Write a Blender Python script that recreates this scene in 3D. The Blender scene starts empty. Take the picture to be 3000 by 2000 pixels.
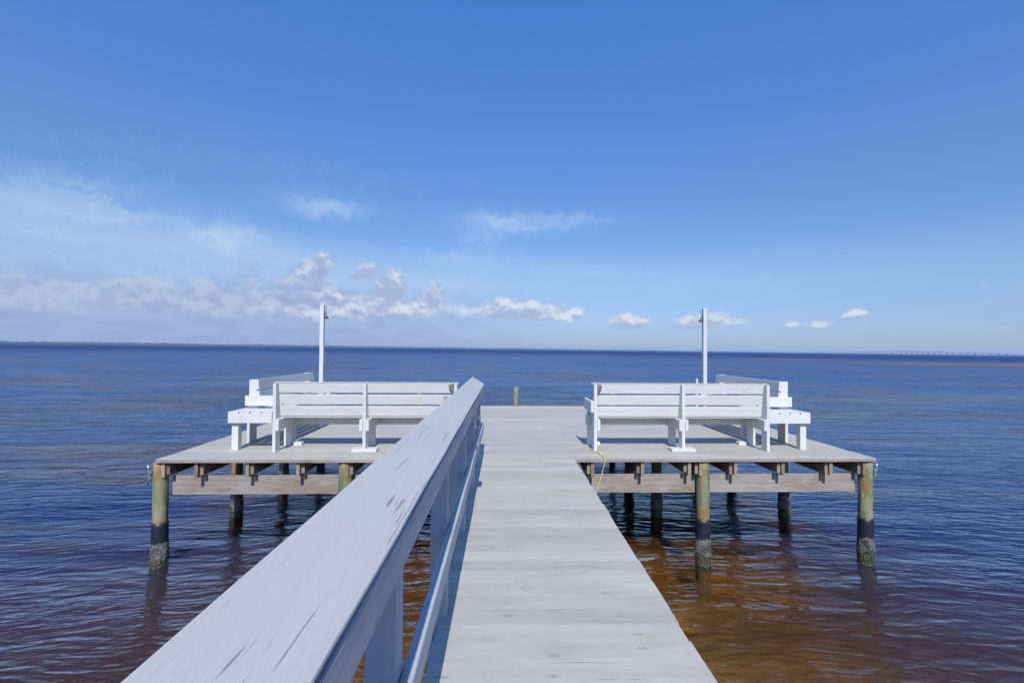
import bpy, bmesh, math, random
from mathutils import Vector, Matrix, noise as mnoise
R = math.radians
rnd = random.Random(7)
C = bpy.context.scene.collection
sc = bpy.context.scene

# ------------------------------------------------------------------ camera
CAM_Z = 1.43
F_PX, W_PX = 1333.0, 3000.0
pitch, yaw, roll = R(.967), R(.945), R(.707)
fw = Vector((math.sin(yaw)*math.cos(pitch), math.cos(yaw)*math.cos(pitch), math.sin(pitch)))
rt0 = Vector((math.cos(yaw), -math.sin(yaw), 0)); up0 = rt0.cross(fw)
rt = rt0*math.cos(roll)+up0*math.sin(roll); up = -rt0*math.sin(roll)+up0*math.cos(roll)
cam = bpy.data.cameras.new('camera'); co = bpy.data.objects.new('camera', cam); C.objects.link(co)
co.matrix_world = Matrix(((rt.x, up.x, -fw.x, 0), (rt.y, up.y, -fw.y, 0), (rt.z, up.z, -fw.z, CAM_Z), (0, 0, 0, 1)))
cam.sensor_width = 36; cam.lens = 36*F_PX/W_PX
cam.clip_start = .02; cam.clip_end = 60000
sc.camera = co
sc.view_settings.view_transform = 'Standard'; sc.view_settings.look = 'None'
sc.view_settings.exposure = 0.0; sc.view_settings.gamma = 1
sc.cycles.max_bounces = 7; sc.cycles.transparent_max_bounces = 12
sc.cycles.caustics_reflective = False; sc.cycles.caustics_refractive = False

# ------------------------------------------------------------------ node helper
class NT:
    def __init__(s, tree): s.t = tree; s.n = tree.nodes; s.l = tree.links
    def new(s, ty, **kw):
        nd = s.n.new(ty)
        for k, v in kw.items(): setattr(nd, k, v)
        return nd
    def put(s, sock, v):
        if isinstance(v, bpy.types.NodeSocket): s.l.new(v, sock)
        elif v is not None:
            if hasattr(sock.default_value, '__len__'):
                n_ = len(sock.default_value)
                v = (v,)*3 if not hasattr(v, '__len__') else tuple(v)
                v = (v+(1,)*4)[:n_]
            sock.default_value = v
    def m(s, op, a, b=None, c=None, clamp=False):
        nd = s.new('ShaderNodeMath', operation=op, use_clamp=clamp)
        s.put(nd.inputs[0], a)
        if b is not None: s.put(nd.inputs[1], b)
        if c is not None: s.put(nd.inputs[2], c)
        return nd.outputs[0]
    def vm(s, op, a, b=None, out=0):
        nd = s.new('ShaderNodeVectorMath', operation=op)
        s.put(nd.inputs[0], a)
        if b is not None:
            if op == 'SCALE': s.put(nd.inputs['Scale'], b)
            else: s.put(nd.inputs[1], b)
        return nd.outputs[out]
    def noise(s, vec, scale=5, detail=4, rough=.5, dist=0, out=0):
        nd = s.new('ShaderNodeTexNoise'); s.put(nd.inputs['Vector'], vec)
        s.put(nd.inputs['Scale'], scale); nd.inputs['Detail'].default_value = detail
        nd.inputs['Roughness'].default_value = rough; nd.inputs['Distortion'].default_value = dist
        return nd.outputs[out]
    def mix(s, f, a, b, mode='MIX'):
        nd = s.new('ShaderNodeMix', data_type='RGBA', blend_type=mode)
        s.put(nd.inputs[0], f)
        for sk, v in ((nd.inputs[6], a), (nd.inputs[7], b)):
            if isinstance(v, tuple) and len(v) == 3: v = v+(1,)
            s.put(sk, v)
        return nd.outputs[2]
    def fmix(s, f, a, b):
        nd = s.new('ShaderNodeMix', data_type='FLOAT'); s.put(nd.inputs[0], f); s.put(nd.inputs[2], a); s.put(nd.inputs[3], b)
        return nd.outputs[0]
    def ramp(s, v, lo, hi, a=0., b=1., smooth=True):
        nd = s.new('ShaderNodeMapRange', interpolation_type='SMOOTHSTEP' if smooth else 'LINEAR')
        s.put(nd.inputs[0], v); s.put(nd.inputs[1], lo); s.put(nd.inputs[2], hi); s.put(nd.inputs[3], a); s.put(nd.inputs[4], b)
        return nd.outputs[0]
    def xyz(s, v):
        nd = s.new('ShaderNodeSeparateXYZ'); s.put(nd.inputs[0], v); return nd.outputs
    def comb(s, x, y, z):
        nd = s.new('ShaderNodeCombineXYZ')
        for i, v in enumerate((x, y, z)): s.put(nd.inputs[i], v)
        return nd.outputs[0]

# ------------------------------------------------------------------ sky and sun
SUN_EL = R(46.7)
# light travels towards (-0.024, 1) on the ground: the sun stands behind the camera
SUN_AZ_TO = math.atan2(.024, 1.0)          # azimuth of travel, left of +Y
trav = Vector((-math.sin(SUN_AZ_TO)*math.cos(SUN_EL), math.cos(SUN_AZ_TO)*math.cos(SUN_EL), -math.sin(SUN_EL)))
sl = bpy.data.lights.new('sun', 'SUN'); sl.energy = 4.7; sl.angle = R(.53); sl.color = (1, .965, .91)
so = bpy.data.objects.new('sun', sl); C.objects.link(so); so.rotation_euler = trav.to_track_quat('-Z', 'Y').to_euler()
so.location = (0, -20, 30)

world = bpy.data.worlds.new('World'); sc.world = world; world.use_nodes = True
def build_world():
    t = NT(world.node_tree); t.n.clear()
    sky = t.new('ShaderNodeTexSky', sky_type='NISHITA'); sky.sun_disc = False
    sky.sun_elevation = SUN_EL; sky.sun_rotation = math.atan2(-trav.x, -trav.y) % (2*math.pi)
    sky.altitude = 0; sky.air_density = 1.0; sky.dust_density = .6; sky.ozone_density = 2.2
    base = sky.outputs[0]
    d = t.new('ShaderNodeTexCoord').outputs['Generated']
    n = t.vm('NORMALIZE', d); X, Y, Z = t.xyz(n)[:3]
    az = t.m('MULTIPLY', t.m('ARCTAN2', X, Y), 57.2958)
    el = t.m('MULTIPLY', t.m('ARCSINE', Z), 57.2958)
    # overall tint of the clear sky
    cr = t.new('ShaderNodeValToRGB'); t.put(cr.inputs[0], t.m('DIVIDE', el, 60.))
    els = cr.color_ramp.elements
    st = [(0., (.62, .76, 1.20)), (2.5, (.64, .78, 1.24)), (8., (.80, .96, 1.26)), (20., (.82, 1.17, 1.62)), (37., (.76, 1.46, 2.30)), (60., (.50, .90, 1.55))]
    while len(els) < len(st): els.new(.5)
    for e, (p_, c_) in zip(els, st): e.position = p_/60.; e.color = tuple(v*.4 for v in c_)+(1,)
    col = t.vm('MULTIPLY', base, t.vm('SCALE', cr.outputs[0], 2.5))
    p = t.comb(az, el, 0.)
    # domain warp for everything cloudy
    w1 = t.vm('SUBTRACT', t.noise(p, .55, 5, .6, out=1), (.5, .5, .5))
    w2 = t.vm('SUBTRACT', t.noise(p, 2.6, 4, .6, out=1), (.5, .5, .5))
    # --- high thin cirrus, stretched streaks
    pc = t.vm('ADD', p, t.vm('SCALE', w1, 5.0))
    pcs = t.vm('MULTIPLY', pc, (.035, .16, 1)); pcs = t.vm('ADD', pcs, (3.1, 1.7, 0))
    c1 = t.noise(pcs, 1.6, 4, .52, .2)
    cir = t.ramp(c1, .45, .80)
    m_el = t.m('MULTIPLY', t.ramp(el, 9., 12.5), t.ramp(el, 26., 15.))
    m_az = t.ramp(az, 14., -18.)
    cir = t.m('MULTIPLY', t.m('MULTIPLY', cir, m_el), m_az)
    def blobs(P, lst):
        acc = None
        for (bx, by, rx, ry, s) in lst:
            q = t.vm('MULTIPLY', t.vm('SUBTRACT', P, (bx, by, 0)), (1/rx, 1/ry, 0))
            g = t.m('EXPONENT', t.m('MULTIPLY', t.vm('DOT_PRODUCT', q, q, out=1), -1.0))
            acc = t.m('MULTIPLY', g, s) if acc is None else t.m('MULTIPLY_ADD', g, s, acc)
        return acc
    pw = t.vm('ADD', p, t.vm('SCALE', w1, 3.2))
    def ae(px, py):
        a = math.atan((px-1478)/F_PX); yh = 1022+.0123*(px-1478)
        return math.degrees(a), math.degrees(math.atan((yh-py)/F_PX*math.cos(a)))
    def bl(px, py, rx, ry, s):
        a, e = ae(px, py); k = 57.3/F_PX*math.cos(math.radians(a))
        return (a, e, max(rx*k*math.cos(math.radians(a)), .2), max(ry*k, .15), s)
    def bl2(px, py, rx, ry, s): return bl(px, py, rx*1.12+3, ry*1.15+2, s)
    wisps = blobs(pw, [bl(120, 600, 300, 60, .8), bl(430, 650, 200, 40, .55), bl(640, 690, 90, 45, 1.0), bl(560, 720, 200, 22, .6), bl(930, 605, 130, 24, .85), bl(300, 560, 220, 26, .45), bl(760, 700, 160, 26, .5),
                       bl(1400, 690, 60, 40, .9), bl(1500, 655, 160, 24, .85), bl(1640, 640, 150, 16, .5), bl(1400, 760, 150, 16, .5), bl(250, 700, 260, 26, .5), bl(840, 760, 160, 30, .35),
                       bl(1700, 790, 420, 22, .38), bl(2100, 830, 380, 26, .30), bl(1250, 830, 300, 22, .35)])
    wis = t.m('MULTIPLY', wisps, t.ramp(t.noise(t.comb(t.m('MULTIPLY', t.m('MULTIPLY_ADD', t.xyz(pc)[1], 1.6, t.xyz(pc)[0]), .07), t.m('MULTIPLY', t.xyz(pc)[1], .40), 0.), 1.3, 4, .5, .2), .3, .7, .3, 1.1))
    # --- pale veil low in the left half
    veil = t.m('MULTIPLY', t.ramp(el, 13.5, 8.5), t.ramp(az, 28., -24., .22, 1.0))
    veil = t.m('MULTIPLY', veil, t.ramp(t.noise(t.vm('MULTIPLY', pc, (.05, .3, 1)), 1.6, 5, .55), .25, .7, .62, 1.0))
    thin = t.m('MINIMUM', t.m('ADD', t.m('ADD', t.m('MULTIPLY', cir, .12), 0.), t.m('MULTIPLY', veil, .72)), .85)
    lowhaze = t.ramp(el, 7., 0., 0., .45)
    thin = t.m('MAXIMUM', thin, lowhaze)
    col = t.mix(thin, col, VEIL_COL)
    col = t.mix(t.m('MINIMUM', t.m('MULTIPLY', wis, .62), .75), col, WISP_COL)
    # --- cumulus band
    p2 = t.vm('ADD', t.vm('ADD', p, t.vm('SCALE', w1, .7)), t.vm('SCALE', w2, .30))
    towers = [(944, 768, 28, 26, 1), (915, 796, 30, 24, 1), (893, 815, 34, 28, 1), (855, 845, 44, 34, 1), (905, 860, 52, 26, .8), (968, 862, 18, 20, .9),
              (1085, 781, 24, 18, .9), (1050, 805, 34, 18, .7), (1156, 818, 26, 26, 1.1), (1140, 845, 36, 22, .9), (1278, 846, 20, 22, 1), (1262, 870, 34, 18, .8),
              (737, 783, 34, 26, .7), (735, 845, 50, 38, .55), (619, 862, 34, 18, .9), (600, 820, 36, 22, .6), (395, 842, 30, 18, .8), (460, 822, 70, 34, .6), (330, 850, 90, 26, .6),
              (190, 872, 150, 40, .6), (40, 850, 110, 50, .55), (560, 880, 160, 34, .5), (330, 905, 200, 30, .4), (800, 905, 160, 34, .55), (1000, 915, 160, 30, .5), (200, 845, 40, 14, .5), (640, 905, 60, 20, .6), (1080, 890, 120, 26, .7), (1240, 905, 80, 22, .6), (1380, 905, 60, 16, .5),
              (1462, 893, 38, 22, 1), (1505, 905, 36, 18, 1), (1556, 900, 14, 14, 1), (1605, 907, 44, 22, .9), (1690, 914, 14, 9, 1), (1660, 925, 40, 14, .6), (1540, 925, 120, 12, .6),
              (1832, 936, 34, 20, .95), (1870, 945, 50, 16, .7), (1790, 950, 60, 12, .5), (2018, 950, 36, 18, 1), (2075, 935, 50, 20, .8), (2150, 940, 60, 16, .6),
              (2330, 952, 26, 10, .95), (2408, 951, 34, 12, .95), (2500, 928, 30, 14, .95), (2530, 915, 24, 9, .8), (2560, 965, 60, 10, .4), (2960, 965, 60, 12, .4)]
    far = [(-62, 8, 12, 4, .9), (60, 6, 14, 3, .6), (110, 9, 25, 4, .8), (160, 8, 30, 4, .8), (-110, 9, 25, 4, .8), (-155, 7, 25, 3, .8)]
    B = blobs(p2, [bl2(*b) for b in towers]+far)
    det = t.noise(p2, .8, 5, .5)
    det_s = t.noise(t.vm('ADD', p2, (.1, .55, 0)), .8, 5, .5)      # sample lower: lit from above
    D = t.m('ADD', B, t.m('MULTIPLY', t.m('SUBTRACT', det, .5), .75))
    Bup = blobs(t.vm('ADD', p2, (.1, .55, 0)), [bl2(*b) for b in towers if b[4] >= .7])
    dens = t.ramp(D, .22, .85)
    lit = t.m('ADD', t.m('MULTIPLY', t.m('SUBTRACT', B, Bup), 1.0), t.m('MULTIPLY', t.m('SUBTRACT', det, det_s), 1.5))
    lit = t.m('MULTIPLY', t.ramp(lit, .0, .75, 0.12, 1.), t.ramp(az, -30., -20., .6, 1.))
    ccol = t.mix(lit, CL_DARK, CL_LIT)
    ccol = t.mix(t.m('MULTIPLY', t.m('MULTIPLY', t.ramp(det_s, .42, .62), t.ramp(az, -12., -24.)), .6), ccol, DECK_COL)
    dens = t.m('MULTIPLY', t.m('MULTIPLY', dens, t.ramp(el, .8, 3.6, .1, .88)), t.ramp(az, -32., -19., .6, 1.))
    # grey flat deck of far cloud under the towers on the left
    dk = t.m('MULTIPLY', t.ramp(t.m('ADD', el, t.m('MULTIPLY', t.m('SUBTRACT', t.noise(p, .35, 5, .62), .5), 4.5)), 7.6, 5.2), t.ramp(az, 14., -22.))
    col = t.mix(t.m('MULTIPLY', dk, t.ramp(t.noise(t.vm('MULTIPLY', p, (.3, 1, 1)), .9, 4), .3, .7, .45, .8)), col, DECK_COL)
    col = t.mix(dens, col, ccol)
    bg = t.new('ShaderNodeBackground'); t.put(bg.inputs[0], col); bg.inputs[1].default_value = SKY_STR
    out = t.new('ShaderNodeOutputWorld'); t.l.new(bg.outputs[0], out.inputs[0])
SKY_STR = .10
SKY_TINT = (.85, 1.0, 1.1)
VEIL_COL = (4.3, 5.9, 8.2)
WISP_COL = (5.3, 6.9, 8.8)
DECK_COL = (3.0, 3.8, 6.3)
CL_DARK = (3.4, 4.4, 6.7)
CL_LIT = (7.3, 7.9, 8.8)
build_world()
world.cycles.sampling_method = 'MANUAL'; world.cycles.sample_map_resolution = 512

# ------------------------------------------------------------------ frames: the dock leans a third of a degree; the platform is set a degree off square
DOCK = Matrix.Rotation(R(-.33), 4, 'Y')
PLAT = DOCK @ Matrix.Rotation(R(1.04), 4, 'Z')
def fmat(frame): return {'dock': DOCK, 'plat': PLAT, None: Matrix.Identity(4)}[frame]

def tag(o, label=None, cat=None, group=None, kind=None):
    if label: o['label'] = label
    if cat: o['category'] = cat
    if group: o['group'] = group
    if kind: o['kind'] = kind
    return o
def thing(name, label, cat, base=(0, 0, 0), frame='plat', group=None):
    o = bpy.data.objects.new(name, None); o.empty_display_size = .2; C.objects.link(o)
    o.matrix_world = fmat(frame) @ Matrix.Translation(base)
    o['_b'] = tuple(base)
    return tag(o, label, cat, group)

# mesh builder: boards carry a grain coordinate (length, width, thickness) and a random tint
class MB:
    def __init__(s, off=(0, 0, 0)):
        s.bm = bmesh.new(); s.off = Vector(off)
        s.gc = s.bm.verts.layers.float_vector.new('gc'); s.bv = s.bm.verts.layers.float.new('bv')
    def box(s, x0, x1, y0, y1, z0, z1, rot=None, piv=None, bev=.004, axis=None, jit=0, seg=1, wob=0):
        """axis aligned box, optionally rotated (Matrix 3x3/4x4) about piv"""
        c = Vector(((x0+x1)/2, (y0+y1)/2, (z0+z1)/2)); sz = [abs(x1-x0), abs(y1-y0), abs(z1-z0)]
        b = bmesh.new(); bmesh.ops.create_cube(b, size=1)
        for v in b.verts: v.co = Vector((v.co.x*sz[0], v.co.y*sz[1], v.co.z*sz[2]))
        ax = sz.index(max(sz)) if axis is None else axis
        if seg > 1:
            nv = Vector((0, 0, 0)); nv[ax] = 1
            for k in range(1, seg):
                q = Vector((0, 0, 0)); q[ax] = -sz[ax]/2+sz[ax]*k/seg
                bmesh.ops.bisect_plane(b, geom=b.verts[:]+b.edges[:]+b.faces[:], plane_co=q, plane_no=nv)
        if bev > 0:
            es = [e for e in b.edges if len(e.link_faces) == 2 and e.calc_face_angle(0) > .5]
            bmesh.ops.bevel(b, geom=es, offset=min(bev, min(sz)*.3), segments=1, affect='EDGES', clamp_overlap=True)
        o = Vector([rnd.uniform(-60, 60) for _ in range(3)]); r = rnd.random()
        oth = [i for i in range(3) if i != ax]
        ph = rnd.uniform(0, 100)
        mp = {}
        for v in b.verts:
            l = v.co.copy()
            g = Vector((l[ax], l[oth[0]], l[oth[1]]))+o
            if wob:
                k = l[ax]*2.2+ph
                l[oth[0]] += wob*mnoise.noise(Vector((k, 0, 3))); l[oth[1]] += wob*mnoise.noise(Vector((k, 7, 0)))
            p = l+c
            if jit: p += Vector((0, 0, 0))
            if rot is not None: pv = Vector(piv) if piv else c; p = rot @ (p-pv) + pv
            nv = s.bm.verts.new(p-s.off); nv[s.gc] = g; nv[s.bv] = r; mp[v] = nv
        for f in b.faces: s.bm.faces.new([mp[v] for v in f.verts])
        b.free(); return s
    def prism(s, pts, a, t0, t1, bev=.003):
        """polygon pts (2D) extruded along axis a (0,1,2) from t0 to t1"""
        b = bmesh.new()
        def mk(p, t):
            q = [0, 0, 0]; q[a] = t; o = [i for i in range(3) if i != a]; q[o[0]] = p[0]; q[o[1]] = p[1]; return Vector(q)
        lo = [b.verts.new(mk(p, t0)) for p in pts]; hi = [b.verts.new(mk(p, t1)) for p in pts]
        n = len(pts); b.faces.new(lo); b.faces.new(hi[::-1])
        for i in range(n): b.faces.new((lo[i], hi[i], hi[(i+1) % n], lo[(i+1) % n]))
        bmesh.ops.recalc_face_normals(b, faces=b.faces[:])
        if bev: bmesh.ops.bevel(b, geom=b.edges[:], offset=bev, segments=1, affect='EDGES', clamp_overlap=True)
        o = Vector([rnd.uniform(-60, 60) for _ in range(3)]); r = rnd.random(); mp = {}
        for v in b.verts:
            nv = s.bm.verts.new(v.co-s.off); nv[s.gc] = Vector((v.co.z, v.co.x, v.co.y))+o; nv[s.bv] = r; mp[v] = nv
        for f in b.faces: s.bm.faces.new([mp[v] for v in f.verts])
        b.free(); return s
    def tube(s, pts, rad, seg=8, cap=True, closed=False):
        pts = [Vector(p) for p in pts]; n = len(pts); rings = []
        o = Vector([rnd.uniform(-60, 60) for _ in range(3)]); r = rnd.random(); ln = 0
        upv = None
        for i, p in enumerate(pts):
            if closed: tn = pts[(i+1) % n]-pts[i-1]
            else: tn = pts[min(i+1, n-1)]-pts[max(i-1, 0)]
            tn.normalize()
            if upv is None: upv = tn.orthogonal()
            upv = (upv-tn*upv.dot(tn)).normalized(); sd = tn.cross(upv)
            rr = rad[i] if hasattr(rad, '__len__') else rad
            if i: ln += (p-pts[i-1]).length
            ring = []
            for k in range(seg):
                a = 2*math.pi*k/seg
                v = s.bm.verts.new(p+(upv*math.cos(a)+sd*math.sin(a))*rr-s.off)
                v[s.gc] = Vector((ln, math.cos(a)*rr, math.sin(a)*rr))+o; v[s.bv] = r; ring.append(v)
            rings.append(ring)
        m = n if closed else n-1
        for i in range(m):
            A, B2 = rings[i], rings[(i+1) % n]
            for k in range(seg): s.bm.faces.new((A[k], A[(k+1) % seg], B2[(k+1) % seg], B2[k]))
        if cap and not closed:
            s.bm.faces.new(rings[0][::-1]); s.bm.faces.new(rings[-1])
        return s
    def build(s, name, mat, parent=None, frame='plat', smooth=False, base=(0, 0, 0)):
        bmesh.ops.recalc_face_normals(s.bm, faces=s.bm.faces[:])
        me = bpy.data.meshes.new(name); s.bm.to_mesh(me); s.bm.free()
        me.materials.append(mat)
        if smooth: me.polygons.foreach_set('use_smooth', [True]*len(me.polygons))
        o = bpy.data.objects.new(name, me); C.objects.link(o)
        if parent: o.parent = parent
        else: o.matrix_world = fmat(frame) @ Matrix.Translation(base)
        return o
def part(parent): return MB(parent['_b'])
def clone(o, parent, dloc=(0, 0, 0)):
    c = o.copy(); C.objects.link(c); c.parent = parent
    c.location = o.location+Vector(dloc)
    for ch in [x for x in C.objects if x.parent == o]:
        g = ch.copy(); C.objects.link(g); g.parent = c
    return c

# ------------------------------------------------------------------ materials
def newmat(name):
    m = bpy.data.materials.new(name); m.use_nodes = True; t = NT(m.node_tree); t.n.clear()
    out = t.new('ShaderNodeOutputMaterial'); b = t.new('ShaderNodeBsdfPrincipled'); t.l.new(b.outputs[0], out.inputs[0])
    return m, t, b, out
def wood(name, col, dark, grain=.5, crack=.3, stain=.3, rough=.6, tint=.08, knots=.5, bump=.35, crack_scale=1., worn=0., worncol=(.3, .26, .22), peel=.0, ct=(.66, .70), cm=(.52, .60), cf=85):
    m, t, b, out = newmat(name)
    gc = t.new('ShaderNodeAttribute', attribute_name='gc').outputs['Vector']
    bv = t.new('ShaderNodeAttribute', attribute_name='bv').outputs['Fac']
    warp = t.vm('SCALE', t.vm('SUBTRACT', t.noise(t.vm('MULTIPLY', gc, (2, 5, 5)), 1, 3, .5, out=1), (.5, .5, .5)), .02)
    gw = t.vm('ADD', gc, warp)
    # knots bend the grain
    g_ = t.xyz(gc); vk = t.new('ShaderNodeTexVoronoi', voronoi_dimensions='2D'); t.put(vk.inputs['Vector'], t.comb(t.m('MULTIPLY', g_[0], 2.0), t.m('MULTIPLY', t.m('ADD', g_[1], g_[2]), 6.5), 0.)); vk.inputs['Scale'].default_value = 1
    kd = vk.outputs['Distance']
    kw = t.ramp(kd, .28, .0, 0, 1)
    gw2 = t.vm('ADD', gw, t.comb(0., t.m('MULTIPLY', kw, .03), t.m('MULTIPLY', kw, .02)))
    g1 = t.noise(t.vm('MULTIPLY', gw2, (1.1, 30, 30)), 1, 6, .68)
    g2 = t.noise(t.vm('MULTIPLY', gw2, (6, 190, 190)), 1, 3, .6)
    st = t.noise(t.vm('MULTIPLY', gc, (1.3, 3.5, 3.5)), 1, 5, .6)
    st2 = t.noise(t.vm('MULTIPLY', gc, (9, 14, 14)), 1, 5, .65)
    f = t.m('MULTIPLY', t.ramp(g1, .35, .75), grain*.55)
    f = t.m('MULTIPLY_ADD', t.ramp(g2, .45, .8), grain*.3, f)
    f = t.m('MULTIPLY_ADD', t.ramp(st, .42, .75), stain*.6, f)
    f = t.m('MULTIPLY_ADD', t.ramp(st2, .5, .8), stain*.35, f)
    c = t.mix(f, col, dark)
    c = t.mix(t.m('MULTIPLY', t.m('SUBTRACT', bv, .5), tint*2), c, t.mix(.5, c, (1.0, .97, .92, 1)), 'MIX') if False else c
    c = t.vm('SCALE', c, t.m('MULTIPLY_ADD', t.m('SUBTRACT', bv, .5), tint*2, 1.0))
    if worn:
        wn = t.m('MULTIPLY', t.ramp(t.noise(t.vm('MULTIPLY', gw, (4, 60, 60)), 1, 5, .7), .56, .66), t.ramp(t.noise(gc, 2.1, 4, .6), .45, .62))
        c = t.mix(t.m('MULTIPLY', wn, worn), c, worncol)
    # knots
    if knots:
        rr = t.xyz(vk.outputs['Color'])[0]
        sel = t.m('GREATER_THAN', rr, 1-.45*knots)
        kn = t.m('MULTIPLY', t.m('MULTIPLY', t.ramp(kd, .085, .035), sel), t.ramp(t.noise(t.vm('SCALE', gc, 60.), 1, 2), .3, .6, .35, 1.))
        c = t.mix(t.m('MULTIPLY', kn, .38), c, t.vm('MULTIPLY', dark, (.42, .4, .36)))
    # cracks: thin long checks
    ck = t.noise(t.vm('MULTIPLY', gw, (2.3*crack_scale, cf, cf)), 1, 2, .5)
    ckm = t.noise(t.vm('MULTIPLY', gc, (2.6, 14, 14)), 1.0, 3, .5)
    cr = t.m('MULTIPLY', t.ramp(ck, *ct), t.ramp(ckm, *cm))
    crf = t.m('MULTIPLY', cr, min(1, crack))
    c = t.mix(crf, c, (.05, .047, .045, 1))
    t.put(b.inputs['Base Color'], c)
    rg = t.ramp(g1, .3, .7, rough-.08, rough+.12); t.put(b.inputs['Roughness'], rg)
    b.inputs['Specular IOR Level'].default_value = .35
    h = t.m('ADD', t.m('MULTIPLY', g1, .6), t.m('MULTIPLY', g2, .3))
    h = t.m('SUBTRACT', h, t.m('MULTIPLY', cr, 2.5*min(1, crack)))
    if peel: h = t.m('ADD', h, t.m('MULTIPLY', t.ramp(t.noise(t.vm('MULTIPLY', gc, (14, 30, 30)), 1, 4, .6), .55, .6), peel))
    bp = t.new('ShaderNodeBump'); bp.inputs['Strength'].default_value = bump; bp.inputs['Distance'].default_value = .004
    t.put(bp.inputs['Height'], h); t.l.new(bp.outputs[0], b.inputs['Normal'])
    return m
M = {}
M['deck'] = wood('painted_deck_boards', (.455, .432, .385, 1), (.28, .262, .228, 1), grain=.6, crack=.5, stain=.6, rough=.62, tint=.08, knots=.7, bump=.3)
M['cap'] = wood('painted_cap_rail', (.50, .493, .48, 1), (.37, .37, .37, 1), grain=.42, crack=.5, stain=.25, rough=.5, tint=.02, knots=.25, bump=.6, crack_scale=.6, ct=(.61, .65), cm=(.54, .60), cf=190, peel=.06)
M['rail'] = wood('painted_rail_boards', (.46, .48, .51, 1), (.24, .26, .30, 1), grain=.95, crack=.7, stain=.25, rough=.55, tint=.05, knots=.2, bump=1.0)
M['post'] = wood('shaded_post_paint', (.34, .37, .42, 1), (.22, .25, .30, 1), grain=.5, crack=.9, stain=.3, rough=.6, tint=.05, knots=.2, bump=.5, crack_scale=.5)  # darker and bluer: the shade under the cap is put into the colour
M['bench'] = wood('white_bench_paint', (.64, .635, .615, 1), (.46, .46, .455, 1), grain=.5, crack=.3, stain=.4, rough=.5, tint=.04, knots=.25, bump=.25)
M['pole'] = wood('white_pole_paint', (.58, .58, .59, 1), (.43, .44, .47, 1), grain=.4, crack=.3, stain=.3, rough=.55, knots=.3)
M['beam'] = wood('weathered_beam_wood', (.32, .30, .285, 1), (.20, .14, .09, 1), grain=1., crack=.6, stain=1.0, rough=.75, tint=.2, knots=1.2, bump=.6, worn=.9, worncol=(.50, .48, .47, 1))
M['joist'] = wood('joist_wood', (.29, .25, .19, 1), (.16, .085, .04, 1), grain=.8, crack=.5, stain=.8, rough=.8, tint=.3, knots=.4, bump=.5)
M['edge'] = wood('worn_deck_edge', (.38, .335, .31, 1), (.22, .17, .14, 1), grain=.9, crack=.6, stain=.8, rough=.7, tint=.1, knots=.6, bump=.6, worn=.7, worncol=(.62, .6, .58, 1))
M['shade_wedge'] = wood('dark_shade_wedge', (.20, .18, .14, 1), (.12, .10, .08, 1), grain=.6, rough=.8)  # dark colour carries the shade at the end of the bench back

def plain(name, col, rough=.5, metal=0., nscale=30, var=.2, bump=.1):
    m, t, b, out = newmat(name)
    tc = t.new('ShaderNodeTexCoord').outputs['Object']; nz = t.noise(tc, nscale, 4, .6)
    t.put(b.inputs['Base Color'], t.vm('SCALE', col, t.ramp(nz, .2, .8, 1-var, 1+var)))
    t.put(b.inputs['Roughness'], t.ramp(nz, .2, .8, max(0, rough-.08), rough+.08)); b.inputs['Metallic'].default_value = metal
    bp = t.new('ShaderNodeBump'); bp.inputs['Strength'].default_value = bump; bp.inputs['Distance'].default_value = .003
    t.put(bp.inputs['Height'], nz); t.l.new(bp.outputs[0], b.inputs['Normal'])
    return m
M['galv'] = plain('galvanised_steel', (.55, .60, .66), .38, 1., 60, .15)
M['steel'] = plain('polished_steel', (.72, .70, .70), .15, 1., 60, .05, .02)
M['darkmetal'] = plain('dark_metal', (.06, .08, .14), .5, .3)
M['rope'] = plain('yellow_rope_fibre', (.62, .50, .12), .7, 0, 200, .35, .6)
M['sleeve'] = plain('black_pile_wrap', (.016, .018, .030), .42, 0, 14, .35, .15)

def piling_mat():
    m, t, b, out = newmat('treated_piling_wood')
    tc = t.new('ShaderNodeTexCoord').outputs['Object']; gi = t.new('ShaderNodeObjectInfo').outputs['Random']
    p = t.vm('ADD', tc, t.vm('SCALE', (3.1, 7.3, 5.7), gi))
    warp = t.vm('SCALE', t.vm('SUBTRACT', t.noise(p, 5, 3, out=1), (.5, .5, .5)), .14)
    q = t.vm('ADD', p, warp)
    a = t.noise(t.vm('MULTIPLY', q, (9, 9, 1.6)), 1, 5, .6); g = t.noise(t.vm('MULTIPLY', q, (60, 60, 5)), 1, 5, .65); l = t.noise(t.vm('MULTIPLY', p, (3., 3., 1.9)), 1, 3, .5)
    c = t.mix(t.ramp(a, .38, .62), (.13, .19, .10, 1), (.29, .28, .17, 1))
    c = t.mix(t.m('MULTIPLY', t.ramp(l, .47, .60), .65), c, (.30, .155, .045, 1))
    c = t.mix(t.ramp(g, .52, .72, 0, .6), c, (.05, .055, .03, 1))
    c = t.mix(t.ramp(t.noise(t.vm('MULTIPLY', q, (22, 22, 3)), 1, 4), .62, .70, 0, .7), c, (.42, .44, .34, 1))
    t.put(b.inputs['Base Color'], c); b.inputs['Roughness'].default_value = .72
    bp = t.new('ShaderNodeBump'); bp.inputs['Strength'].default_value = .7; bp.inputs['Distance'].default_value = .008
    t.put(bp.inputs['Height'], g); t.l.new(bp.outputs[0], b.inputs['Normal'])
    return m
M['piling'] = piling_mat()
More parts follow.
